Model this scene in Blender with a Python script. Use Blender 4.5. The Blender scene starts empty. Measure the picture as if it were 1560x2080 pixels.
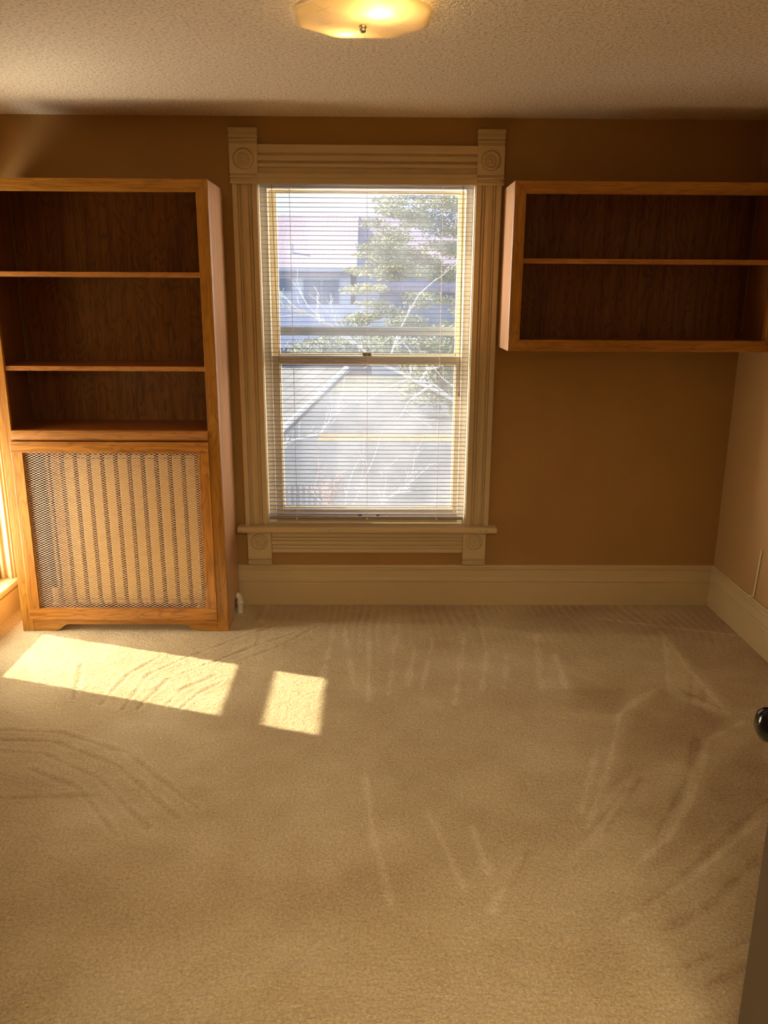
import bpy, math, random
import numpy as np
from mathutils import Vector

# ------------------------------------------------------------------ camera, light, exposure
C = bpy.context.scene
COL = C.collection
F_PX, PITCH, YAW, ROLL, CAM_H = 1648.35, 0.264275, -0.012063, 0.005558, 1.5815
def make_camera():
    cp, sp = math.cos(PITCH), math.sin(PITCH)
    fw = Vector((-math.sin(YAW) * cp, math.cos(YAW) * cp, -sp))
    rt = Vector((math.cos(YAW), math.sin(YAW), 0))
    up = rt.cross(fw)
    r2 = math.cos(ROLL) * rt + math.sin(ROLL) * up
    u2 = r2.cross(fw)
    cd = bpy.data.cameras.new('camera')
    cd.sensor_fit = 'VERTICAL'; cd.sensor_height = 36
    cd.lens = 36 * F_PX / 2080
    cd.clip_start = 0.02; cd.clip_end = 500
    o = bpy.data.objects.new('camera', cd); COL.objects.link(o)
    from mathutils import Matrix
    M = Matrix(((r2.x, u2.x, -fw.x, 0), (r2.y, u2.y, -fw.y, -4.0), (r2.z, u2.z, -fw.z, CAM_H), (0, 0, 0, 1)))
    o.matrix_world = M
    C.camera = o
make_camera()
C.view_settings.view_transform = 'Standard'
C.view_settings.look = 'None'
C.view_settings.gamma = 1
C.view_settings.use_curve_mapping = False
C.view_settings.exposure = 0.80

SUN_STRENGTH, SUN_COLOR = 7.0, (1.0, 0.89, 0.66)
SKY_STRENGTH = 0.72
LEFT_DAY, LEFT_DAY_COL = 60.0, (1.0, 0.91, 0.74)
SIDE_FILL, SIDE_COL = 260.0, (1.0, 0.88, 0.78)
HALL_W, HALL_COL = 80.0, (1.0, 0.82, 0.56)
BULB_W, BULB_COL = 1.7, (1.0, 0.74, 0.36)

w = bpy.data.worlds.new('sky'); C.world = w; w.use_nodes = True
nt = w.node_tree; nt.nodes.clear()
tc = nt.nodes.new('ShaderNodeTexCoord'); sx = nt.nodes.new('ShaderNodeSeparateXYZ')
rp = nt.nodes.new('ShaderNodeValToRGB'); bg = nt.nodes.new('ShaderNodeBackground'); ow = nt.nodes.new('ShaderNodeOutputWorld')
rp.color_ramp.elements[0].position = 0.0; rp.color_ramp.elements[0].color = (0.86, 0.93, 1.0, 1)
rp.color_ramp.elements[1].position = 0.7; rp.color_ramp.elements[1].color = (0.36, 0.58, 0.95, 1)
e = rp.color_ramp.elements.new(0.10); e.color = (0.78, 0.90, 1.0, 1)
bg.inputs[1].default_value = SKY_STRENGTH
nt.links.new(tc.outputs['Generated'], sx.inputs[0]); nt.links.new(sx.outputs[2], rp.inputs[0])
nt.links.new(rp.outputs[0], bg.inputs[0]); nt.links.new(bg.outputs[0], ow.inputs[0])

def light(name, kind, loc, energy, color, direction=None, size=None, size_y=None, angle=None, radius=None):
    ld = bpy.data.lights.new(name, kind); ld.energy = energy; ld.color = color
    if kind == 'AREA':
        ld.shape = 'RECTANGLE'; ld.size = size; ld.size_y = size_y
    if angle is not None: ld.angle = angle
    if radius is not None: ld.shadow_soft_size = radius
    o = bpy.data.objects.new(name, ld); COL.objects.link(o); o.location = loc
    if direction is not None: o.rotation_euler = Vector(direction).to_track_quat('-Z', 'Y').to_euler()
    return o
SUN_DIR = Vector((1.0, -0.337, -0.650))
light('sun', 'SUN', (-6, 3, 6), SUN_STRENGTH, SUN_COLOR, SUN_DIR, angle=0.012)
light('daylight_left_window', 'AREA', (-2.25, -0.42, 0.85), LEFT_DAY, LEFT_DAY_COL, (1, 0, 0.18), 1.1, 1.6)
light('fill_light_cabinet_side', 'AREA', (-1.9, 0.75, 1.35), SIDE_FILL, SIDE_COL, (1.0, -0.42, 0.0), 1.0, 1.6)  # added fill lamp out of view, aimed at the cabinet's side
light('fill_light_bookcase_side', 'AREA', (1.8, 0.75, 1.35), SIDE_FILL * .4, SIDE_COL, (-1.0, -0.42, 0.0), 1.0, 1.6)  # added fill lamp out of view, aimed at the bookcase's side
light('hall_fill_light', 'AREA', (0.2, -4.35, 2.32), HALL_W, HALL_COL, (0, 0.75, -1), 2.2, 0.5)  # unseen fill lamp added behind the camera, shining through the doorway

# ------------------------------------------------------------------ materials
MATS = {}
def new_mat(name):
    m = bpy.data.materials.new(name); m.use_nodes = True
    n = m.node_tree; n.nodes.clear()
    out = n.nodes.new('ShaderNodeOutputMaterial')
    MATS[name] = m
    return m, n, out
def pbsdf(n, out, col=(.5, .5, .5), rough=.5, metal=0, spec=.5, coat=0):
    p = n.nodes.new('ShaderNodeBsdfPrincipled')
    p.inputs['Base Color'].default_value = (*col, 1); p.inputs['Roughness'].default_value = rough
    p.inputs['Metallic'].default_value = metal; p.inputs['Specular IOR Level'].default_value = spec
    p.inputs['Coat Weight'].default_value = coat; p.inputs['Coat Roughness'].default_value = .3
    n.links.new(p.outputs[0], out.inputs[0]); return p
def coord(n, scale=(1, 1, 1), kind='Object', rot=(0, 0, 0)):
    t = n.nodes.new('ShaderNodeTexCoord'); m = n.nodes.new('ShaderNodeMapping')
    m.inputs['Scale'].default_value = scale; m.inputs['Rotation'].default_value = rot
    n.links.new(t.outputs[kind], m.inputs[0]); return m.outputs[0]
def noise(n, vec, scale, detail=4, rough=.5, dist=0):
    t = n.nodes.new('ShaderNodeTexNoise'); t.inputs['Scale'].default_value = scale
    t.inputs['Detail'].default_value = detail; t.inputs['Roughness'].default_value = rough
    t.inputs['Distortion'].default_value = dist
    n.links.new(vec, t.inputs['Vector']); return t.outputs[0]
def ramp(n, fac, stops):
    r = n.nodes.new('ShaderNodeValToRGB'); cr = r.color_ramp
    cr.elements[0].position = stops[0][0]; cr.elements[0].color = (*stops[0][1], 1)
    cr.elements[1].position = stops[-1][0]; cr.elements[1].color = (*stops[-1][1], 1)
    for p, c in stops[1:-1]:
        e = cr.elements.new(p); e.color = (*c, 1)
    n.links.new(fac, r.inputs[0]); return r.outputs[0]
def bump(n, h, p, strength=.3, dist=.002):
    b = n.nodes.new('ShaderNodeBump'); b.inputs['Strength'].default_value = strength; b.inputs['Distance'].default_value = dist
    n.links.new(h, b.inputs['Height']); n.links.new(b.outputs[0], p.inputs['Normal']); return b
def math_node(n, op, a, b=None):
    m = n.nodes.new('ShaderNodeMath'); m.operation = op
    for i, v in enumerate((a, b)):
        if v is None: continue
        if isinstance(v, (int, float)): m.inputs[i].default_value = v
        else: n.links.new(v, m.inputs[i])
    return m.outputs[0]
def mixc(n, fac, a, b, mode='MIX'):
    m = n.nodes.new('ShaderNodeMix'); m.data_type = 'RGBA'; m.blend_type = mode
    if isinstance(fac, (int, float)): m.inputs[0].default_value = fac
    else: n.links.new(fac, m.inputs[0])
    for i, v in ((6, a), (7, b)):
        if isinstance(v, tuple): m.inputs[i].default_value = (*v, 1)
        else: n.links.new(v, m.inputs[i])
    return m.outputs[2]

def plain(name, col, rough=.5, metal=0, spec=.5, var=.06, bscale=60, bstr=.08):
    m, n, out = new_mat(name); p = pbsdf(n, out, col, rough, metal, spec)
    v = coord(n); f = noise(n, v, 3.0, 3)
    lo = tuple(c * (1 - var) for c in col); hi = tuple(min(1, c * (1 + var)) for c in col)
    n.links.new(ramp(n, f, [(.3, lo), (.7, hi)]), p.inputs['Base Color'])
    bump(n, noise(n, v, bscale, 3), p, bstr, .001)
    return m

def oak(name, axis, base, dark, rough=.36, figure=1.0, veneer=False):
    # grain runs along the given axis
    m, n, out = new_mat(name); p = pbsdf(n, out, base, rough, 0, .5, .25)
    s = [40, 40, 40]; s[axis] = 2.2
    v = coord(n, tuple(s))
    f1 = noise(n, v, 1.0, 6, .6, .6)
    s2 = [240, 240, 240]; s2[axis] = 6
    f2 = noise(n, coord(n, tuple(s2)), 1.0, 3, .6)
    # cathedral figure: warped rings
    q = 10 if veneer else 16; s3 = [q, q, q]; s3[axis] = 2.2
    g = noise(n, coord(n, tuple(s3)), 1.0, 2, .5, .3)
    rings = math_node(n, 'FRACT', math_node(n, 'MULTIPLY', g, 15.0 if veneer else 11.0))
    rr = ramp(n, rings, [(0, (.25, .25, .25)), (.25, (1, 1, 1)), (.75, (.85, .85, .85)), (1.0, (.3, .3, .3))])
    c1 = ramp(n, f1, [(.3, dark), (.52, base), (.75, tuple(min(1, c * 1.18) for c in base))])
    c2 = mixc(n, .34 * figure, c1, mixc(n, 1.0, c1, rr, 'MULTIPLY'))
    pores = ramp(n, f2, [(.34, (.55, .45, .38)), (.5, (1, 1, 1))])
    c3 = mixc(n, .6, c2, pores, 'MULTIPLY')
    n.links.new(c3, p.inputs['Base Color'])
    bump(n, f2, p, .12, .0006)
    return m
OB, OD = (.53, .238, .031), (.37, .140, .016)
oak('oak_x', 0, OB, OD); oak('oak_y', 1, OB, OD); oak('oak_z', 2, OB, OD)
oak('oak_side_lit', 2, (.66, .38, .20), (.56, .30, .14), .33, .4)  # paler oak copy: window light on these sides put into the colour
oak('oak_back', 2, (.27, .115, .024), (.175, .066, .013), .45, 1.5, True)  # case interiors: some of their shade is put into this darker oak
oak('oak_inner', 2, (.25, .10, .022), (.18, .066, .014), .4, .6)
oak('oak_shelf', 0, (.32, .11, .028), (.22, .07, .016), .35, .6)
oak('oak_nosing', 0, (.60, .27, .07), (.48, .19, .045))
oak('oak_door_z', 2, (.58, .235, .033), (.40, .14, .016), .36, 1.5)
oak('oak_door_x', 0, (.58, .235, .033), (.40, .14, .016), .36, 1.5)

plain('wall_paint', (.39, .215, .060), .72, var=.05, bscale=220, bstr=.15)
plain('wall_paint_right_lit', (.47, .28, .10), .72, var=.05, bscale=220, bstr=.15)  # lighter copy of wall_paint; the right wall's brightness put into the colour
plain('hall_paint', (.62, .50, .34), .8)
plain('trim_paint', (.60, .46, .24), .42, var=.035, bscale=40, bstr=.05)
plain('sash_vinyl', (.74, .62, .40), .45, var=.03)
plain('jamb_white', (.90, .82, .63), .45, var=.03)
plain('blind_slat', (.34, .31, .32), .4, var=.02)
plain('cord_white', (.75, .66, .62), .8, var=.05)
plain('cord_dark', (.25, .16, .12), .8)
plain('lock_metal', (.34, .25, .10), .45, .5)
plain('dark_metal', (.05, .045, .05), .5, .5)
plain('strip_metal', (.42, .38, .35), .4, .8)
plain('radiator_paint', (.82, .55, .15), .5, var=.05)
plain('mesh_metal', (.95, .70, .52), .42, .1, var=.03)
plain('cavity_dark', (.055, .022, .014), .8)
plain('pipe_white', (.80, .74, .62), .4)
plain('door_paint', (.09, .062, .028), .5, var=.05)
plain('knob_black', (.004, .004, .005), .12, 0, .4, var=0, bstr=0)
plain('screw_steel', (.35, .33, .28), .35, .9)
plain('aluminium', (.42, .47, .50), .45, .3)
plain('chip_dark', (.18, .12, .07), .8)
# outdoors
plain('street', (.125, .135, .155), .9, var=.10, bscale=2)
plain('leaf_litter', (.34, .20, .085), .9, var=.35)
plain('lawn', (.17, .17, .13), .95, var=.25)
plain('siding_white', (.74, .76, .86), .7)
plain('siding_blue_shade', (.20, .27, .44), .7)  # blue shadow on walls and chimney put into the siding colour
plain('house_glass', (.16, .22, .34), .25, 0, .6)
plain('fascia', (.60, .63, .70), .6)
plain('bark_pale', (.92, .88, .82), .85, var=.15)
plain('bark_pink', (.80, .62, .56), .85, var=.2)
plain('foliage', (.44, .45, .29), .85, var=.3)
plain('foliage_blue', (.30, .38, .42), .85, var=.3)
plain('fence_wood', (.52, .44, .40), .85, var=.2)

def roof_mat(name, a, b, sy=4.0, rot=(0, 0, 0)):
    m, n, out = new_mat(name); p = pbsdf(n, out, a, .9)
    br = n.nodes.new('ShaderNodeTexBrick'); n.links.new(coord(n, (1, 1, 1), 'UV'), br.inputs[0])
    br.inputs['Color1'].default_value = (*a, 1); br.inputs['Color2'].default_value = (*b, 1)
    br.inputs['Mortar'].default_value = (*[c * .6 for c in a], 1); br.inputs['Scale'].default_value = sy
    br.inputs['Mortar Size'].default_value = .012; br.inputs['Brick Width'].default_value = .6; br.inputs['Row Height'].default_value = .3
    n.links.new(br.outputs[0], p.inputs[0]); return m
roof_mat('roof_pink', (.46, .36, .44), (.50, .40, .47), .8)
plain('bark_dark', (.12, .09, .07), .9)
roof_mat('roof_grey', (.27, .265, .27), (.33, .32, .32), 2.2)
roof_mat('roof_blue_shade', (.16, .19, .32), (.19, .22, .35), .9)

def ceiling_mat():
    m, n, out = new_mat('popcorn_ceiling'); p = pbsdf(n, out, (.8, .66, .48), .95, 0, .1)
    v = coord(n)
    f = noise(n, v, 85, 3, .65); g = noise(n, v, 210, 2, .5)
    h = math_node(n, 'ADD', f, math_node(n, 'MULTIPLY', g, .5))
    n.links.new(ramp(n, f, [(.36, (.64, .50, .34)), (.50, (.88, .74, .56)), (.7, (.93, .80, .63))]), p.inputs['Base Color'])
    bump(n, h, p, 1.0, .0075)
ceiling_mat()
def carpet_mat():
    m, n, out = new_mat('carpet'); p = pbsdf(n, out, (.5, .4, .2), 1.0, 0, .05)
    p.inputs['Sheen Weight'].default_value = .25; p.inputs['Sheen Roughness'].default_value = .5
    a = n.nodes.new('ShaderNodeAttribute'); a.attribute_name = 'pile_and_shade'
    v = coord(n)
    big = noise(n, coord(n, (1, 1.6, 1)), 2.2, 4, .6)
    f = noise(n, v, 120, 3, .7); g = noise(n, v, 340, 2, .6)
    k = noise(n, coord(n, (34, 60, 22), rot=(0, 0, .18)), 1.0, 3, .6, .5)
    s = math_node(n, 'ADD', a.outputs['Fac'], math_node(n, 'MULTIPLY', math_node(n, 'SUBTRACT', big, .5), .55))
    s = math_node(n, 'ADD', s, math_node(n, 'MULTIPLY', math_node(n, 'SUBTRACT', f, .5), 1.35))
    s = math_node(n, 'ADD', s, math_node(n, 'MULTIPLY', math_node(n, 'SUBTRACT', g, .5), .5))
    c = ramp(n, s, [(0.0, (.38, .215, .088)), (.5, (.65, .505, .262)), (1.0, (.92, .78, .52))])
    n.links.new(c, p.inputs['Base Color'])
    h = math_node(n, 'ADD', math_node(n, 'MULTIPLY', f, .6), math_node(n, 'ADD', math_node(n, 'MULTIPLY', g, .3), math_node(n, 'MULTIPLY', k, 1.1)))
    bump(n, h, p, 1.0, .0095)
carpet_mat()
def glass_mat(name, veil, col=(.9, .93, 1.0)):
    m, n, out = new_mat(name)
    t = n.nodes.new('ShaderNodeBsdfTransparent'); t.inputs[0].default_value = (.97, .98, .98, 1)
    g = n.nodes.new('ShaderNodeBsdfGlossy'); g.inputs['Roughness'].default_value = .02
    d = n.nodes.new('ShaderNodeBsdfTranslucent'); d.inputs[0].default_value = (*col, 1)
    m1 = n.nodes.new('ShaderNodeMixShader'); m2 = n.nodes.new('ShaderNodeMixShader')
    m1.inputs[0].default_value = .015
    f = noise(n, coord(n), 5, 4)
    n.links.new(math_node(n, 'MULTIPLY', f, veil * 2), m2.inputs[0])
    n.links.new(t.outputs[0], m1.inputs[1]); n.links.new(g.outputs[0], m1.inputs[2])
    n.links.new(m1.outputs[0], m2.inputs[1]); n.links.new(d.outputs[0], m2.inputs[2])
    n.links.new(m2.outputs[0], out.inputs[0])
glass_mat('window_glass', .035); glass_mat('screened_glass', .055, (.95, .95, .97)); glass_mat('clear_glass', .01)
def shade_mat():
    m, n, out = new_mat('lamp_glass')
    v = coord(n)
    # etched crosses on a lattice
    sp = n.nodes.new('ShaderNodeSeparateXYZ'); n.links.new(v, sp.inputs[0])
    P = .105
    def cell(o): return math_node(n, 'SUBTRACT', math_node(n, 'FRACT', math_node(n, 'ADD', math_node(n, 'DIVIDE', o, P), .5)), .5)
    cx, cy = cell(sp.outputs[0]), cell(sp.outputs[1])
    def line(a, b, op): return math_node(n, 'ABSOLUTE', math_node(n, op, a, b))
    l = math_node(n, 'MINIMUM', line(cx, cy, 'SUBTRACT'), line(cx, cy, 'ADD'))
    on_ = math_node(n, 'LESS_THAN', l, .016)
    near = math_node(n, 'LESS_THAN', math_node(n, 'MAXIMUM', math_node(n, 'ABSOLUTE', cx), math_node(n, 'ABSOLUTE', cy)), .19)
    k = math_node(n, 'MULTIPLY', on_, near)
    tr = n.nodes.new('ShaderNodeBsdfTranslucent'); n.links.new(mixc(n, k, (.95, .86, .66), (.55, .45, .25)), tr.inputs[0])
    df = n.nodes.new('ShaderNodeBsdfPrincipled'); df.inputs['Roughness'].default_value = .25
    n.links.new(mixc(n, k, (.92, .80, .55), (1, .95, .8)), df.inputs['Base Color'])
    tp = n.nodes.new('ShaderNodeBsdfTransparent'); tp.inputs[0].default_value = (1, .9, .65, 1)
    m1 = n.nodes.new('ShaderNodeMixShader'); m1.inputs[0].default_value = .45
    m2 = n.nodes.new('ShaderNodeMixShader'); m2.inputs[0].default_value = .12
    n.links.new(tr.outputs[0], m1.inputs[1]); n.links.new(df.outputs[0], m1.inputs[2])
    n.links.new(m1.outputs[0], m2.inputs[1]); n.links.new(tp.outputs[0], m2.inputs[2])
    n.links.new(m2.outputs[0], out.inputs[0])
shade_mat()
def emis(name, col, s):
    m, n, out = new_mat(name); e = n.nodes.new('ShaderNodeEmission')
    e.inputs[0].default_value = (*col, 1); e.inputs[1].default_value = s; n.links.new(e.outputs[0], out.inputs[0])
emis('bulb_glow', (1, .78, .40), 25)
def translucent_slat():
    m, n, out = new_mat('blind_lit')
    t = n.nodes.new('ShaderNodeBsdfTranslucent'); t.inputs[0].default_value = (.9, .78, .55, 1)
    d = n.nodes.new('ShaderNodeBsdfDiffuse'); d.inputs[0].default_value = (.9, .82, .66, 1)
    x = n.nodes.new('ShaderNodeMixShader'); x.inputs[0].default_value = .5
    n.links.new(t.outputs[0], x.inputs[1]); n.links.new(d.outputs[0], x.inputs[2]); n.links.new(x.outputs[0], out.inputs[0])
translucent_slat()

# ------------------------------------------------------------------ geometry helpers (world coordinates in, local out)
WORLD = {}
class MB:
    def __init__(s): s.v = []; s.f = []
    def box(s, x0, x1, y0, y1, z0, z1):
        b = len(s.v)
        s.v += [(x, y, z) for x in (x0, x1) for y in (y0, y1) for z in (z0, z1)]
        s.f += [tuple(b + i for i in q) for q in ((0, 1, 3, 2), (4, 6, 7, 5), (0, 4, 5, 1), (2, 3, 7, 6), (0, 2, 6, 4), (1, 5, 7, 3))]
        return s
    def prism(s, poly, ext):
        """poly: list of 3D points, ext: vector"""
        b = len(s.v); n = len(poly); e = Vector(ext)
        s.v += [tuple(p) for p in poly] + [tuple(Vector(p) + e) for p in poly]
        s.f += [tuple(b + i for i in range(n)), tuple(b + n + i for i in reversed(range(n)))]
        s.f += [(b + i, b + i + n, b + (i + 1) % n + n, b + (i + 1) % n)[::-1] for i in range(n)]
        return s
    def tube(s, pts, r, seg=8, cap=True, r1=None):
        pts = [Vector(p) for p in pts]; b = len(s.v); n = len(pts)
        for i, p in enumerate(pts):
            t = (pts[min(i + 1, n - 1)] - pts[max(i - 1, 0)]).normalized()
            a = t.cross(Vector((0, 0, 1)) if abs(t.z) < .9 else Vector((1, 0, 0))).normalized(); c = t.cross(a)
            rr = r if r1 is None else r + (r1 - r) * i / max(1, n - 1)
            for k in range(seg):
                th = 2 * math.pi * k / seg
                s.v.append(tuple(p + a * math.cos(th) * rr + c * math.sin(th) * rr))
        for i in range(n - 1):
            for k in range(seg):
                s.f.append((b + i * seg + k, b + i * seg + (k + 1) % seg, b + (i + 1) * seg + (k + 1) % seg, b + (i + 1) * seg + k))
        if cap:
            s.f.append(tuple(b + k for k in reversed(range(seg)))); s.f.append(tuple(b + (n - 1) * seg + k for k in range(seg)))
        return s
    def lathe(s, prof, center, axis=(0, -1, 0), seg=40):
        """prof: (radius, height along axis)"""
        ax = Vector(axis).normalized(); a = ax.cross(Vector((0, 0, 1)) if abs(ax.z) < .9 else Vector((1, 0, 0))).normalized(); c = ax.cross(a)
        b = len(s.v); o = Vector(center); m = len(prof)
        for (r, h) in prof:
            for k in range(seg):
                th = 2 * math.pi * k / seg
                s.v.append(tuple(o + ax * h + (a * math.cos(th) + c * math.sin(th)) * max(r, 1e-5)))
        for i in range(m - 1):
            for k in range(seg):
                s.f.append((b + i * seg + k, b + i * seg + (k + 1) % seg, b + (i + 1) * seg + (k + 1) % seg, b + (i + 1) * seg + k))
        return s
def obj(name, mb, mat, parent=None, origin=None, bevel=0, smooth=False, seg=2):
    v = np.array(mb.v, float)
    if parent is not None: o0 = np.array(WORLD[parent.name])
    elif origin is not None: o0 = np.array(origin, float)
    else:
        o0 = np.array([(v[:, 0].min() + v[:, 0].max()) / 2, (v[:, 1].min() + v[:, 1].max()) / 2, v[:, 2].min()])
    me = bpy.data.meshes.new(name)
    me.from_pydata((v - o0).tolist(), [], mb.f)
    me.materials.append(MATS[mat]); me.update()
    o = bpy.data.objects.new(name, me); COL.objects.link(o)
    if parent is not None: o.parent = parent
    else: o.location = o0
    WORLD[o.name] = tuple(o0)
    if smooth:
        for p in me.polygons: p.use_smooth = True
    # consistent outward normals
    import bmesh
    bm = bmesh.new(); bm.from_mesh(me); bmesh.ops.recalc_face_normals(bm, faces=bm.faces); bm.to_mesh(me); bm.free()
    if bevel:
        md = o.modifiers.new('bevel', 'BEVEL'); md.width = bevel; md.segments = seg; md.limit_method = 'ANGLE'; md.angle_limit = math.radians(50)
    return o
def empty(name, loc, label=None, cat=None, group=None, kind=None):
    o = bpy.data.objects.new(name, None); COL.objects.link(o); o.location = loc; o.empty_display_size = .1
    WORLD[o.name] = tuple(loc)
    tag(o, label, cat, group, kind); return o
def tag(o, label=None, cat=None, group=None, kind=None):
    for k, v in (('label', label), ('category', cat), ('group', group), ('kind', kind)):
        if v: o[k] = v
    return o
def B(*a): return MB().box(*a)
def struct(o): o['kind'] = 'structure'; return o

XL, XR, YB, YF, H = -1.84, 1.772, 0.0, -3.75, 2.345

# ------------------------------------------------------------------ room shell
PILE_AND_SHADE = dict(
 light=[[(0.958,-1.168),(0.808,-1.534),(0.659,-1.854)],[(1.235,-1.342),(1.090,-1.622),(0.892,-1.902),(0.748,-2.032)],[(0.945,-1.180),(1.049,-1.062),(1.191,-0.936)],
  [(1.375,-0.464),(1.220,-0.958)],[(1.393,-0.377),(1.375,-0.776),(1.385,-1.161)],[(1.244,-1.342),(1.418,-1.218)],[(1.207,-1.820),(0.881,-2.092),(0.658,-2.239)],
  [(0.439,-0.379),(0.324,-1.082)],[(0.105,-0.409),(0.060,-1.000)],[(0.520,-0.574),(0.448,-0.957)],[(0.602,-0.627),(0.540,-0.957)],[(0.778,-0.408),(0.693,-0.957)],
  [(-0.146,-0.290),(-0.081,-0.957)],[(-0.194,-0.290),(-0.223,-0.957)],[(-0.033,-1.532),(0.001,-1.899),(0.054,-2.201)],[(0.172,-1.779),(0.246,-2.109)],
  [(0.303,-1.853),(0.328,-2.110)],[(0.808,-1.408),(0.654,-1.781)],[(0.431,-1.988),(0.315,-2.202)],[(0.825,-0.626),(0.795,-0.957)],[(-0.554,-0.031),(-0.556,-0.466)],
  [(0.525,-0.163),(0.515,-0.520)],[(0.28,-.45),(.20,-.95)],[(0.19,-.55),(.14,-.92)],[(-.02,-.5),(-.02,-1.05)]],
 thin=[[(1.129,-0.200),(1.407,-0.299),(1.770,-0.418)]],
 dark=[[(0.901,-1.593),(0.705,-1.878)],[(0.834,-1.649),(0.639,-1.901)],[(1.368,-0.823),(1.260,-1.083)],[(1.377,-0.936),(1.294,-1.122)],[(1.381,-1.122),(1.266,-0.958)],
  [(0.512,-0.163),(0.507,-0.493)],[(0.456,-1.967),(0.369,-2.110)],[(-1.207,-1.698),(-0.895,-1.685)],[(1.278,-1.718),(0.962,-1.990),(0.707,-2.204)],
  [(1.170,-1.948),(0.919,-2.169),(0.749,-2.273)],[(0.983,-2.291),(0.771,-2.384)],[(0.947,-2.370),(0.796,-2.442)],[(-0.557,-0.291),(-0.548,-0.522)],
  [(1.19,-1.342),(1.045,-1.622),(0.847,-1.902)]],
 arcs=[[(-1.395,-1.276),(-1.170,-1.290),(-0.872,-1.437),(-0.562,-1.752)],[(-1.364,-1.345),(-1.162,-1.359),(-0.883,-1.515),(-0.612,-1.802)],
  [(-1.330,-1.421),(-1.167,-1.437),(-0.927,-1.588),(-0.691,-1.850)],[(-1.181,-1.529),(-0.973,-1.645),(-0.767,-1.896)],
  [(-0.984,-1.120),(-0.968,-0.823),(-0.838,-0.653),(-0.672,-0.467),(-0.484,-0.291)],[(-0.926,-1.120),(-0.873,-0.869),(-0.735,-0.728),(-0.548,-0.522),(-0.379,-0.380)],
  [(-1.083,-1.081),(-1.052,-0.823),(-0.954,-0.628)],[(-0.830,-1.121),(-0.790,-0.957),(-0.674,-0.823)],[(-0.762,-1.121),(-0.721,-0.999),(-0.640,-0.891)],
  [(-0.610,-0.703),(-0.434,-0.522),(-0.267,-0.290)],[(-1.204,-1.041),(-1.284,-0.728)]],
 polyd=[[(0.845,-0.832),(1.048,-0.966),(0.945,-1.180),(0.787,-1.122)],[(1.008,-1.161),(1.194,-0.958),(1.356,-1.207),(1.193,-1.425),(0.910,-1.564),(0.793,-1.649)],
  [(-0.671,0.05),(1.8,0.05),(1.8,-0.651),(1.557,-1.123),(1.421,-1.122),(1.395,-0.407),(0.808,-0.378),(0.485,-0.289),(-0.590,-0.229)],  # strip along the back wall: dimmer light there put into the carpet tone
  [(1.175,-1.535),(1.487,-1.273),(1.284,-1.705),(0.927,-1.969),(0.804,-2.032)]],
 polyl=[[(1.375,-0.464),(1.377,-1.180),(1.202,-1.021)],[(0.803,-0.627),(0.999,-0.957),(0.693,-0.957)],[(0.666,-1.854),(0.777,-1.677),(0.893,-1.564),(0.735,-1.878),(0.550,-2.031)]])
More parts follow.
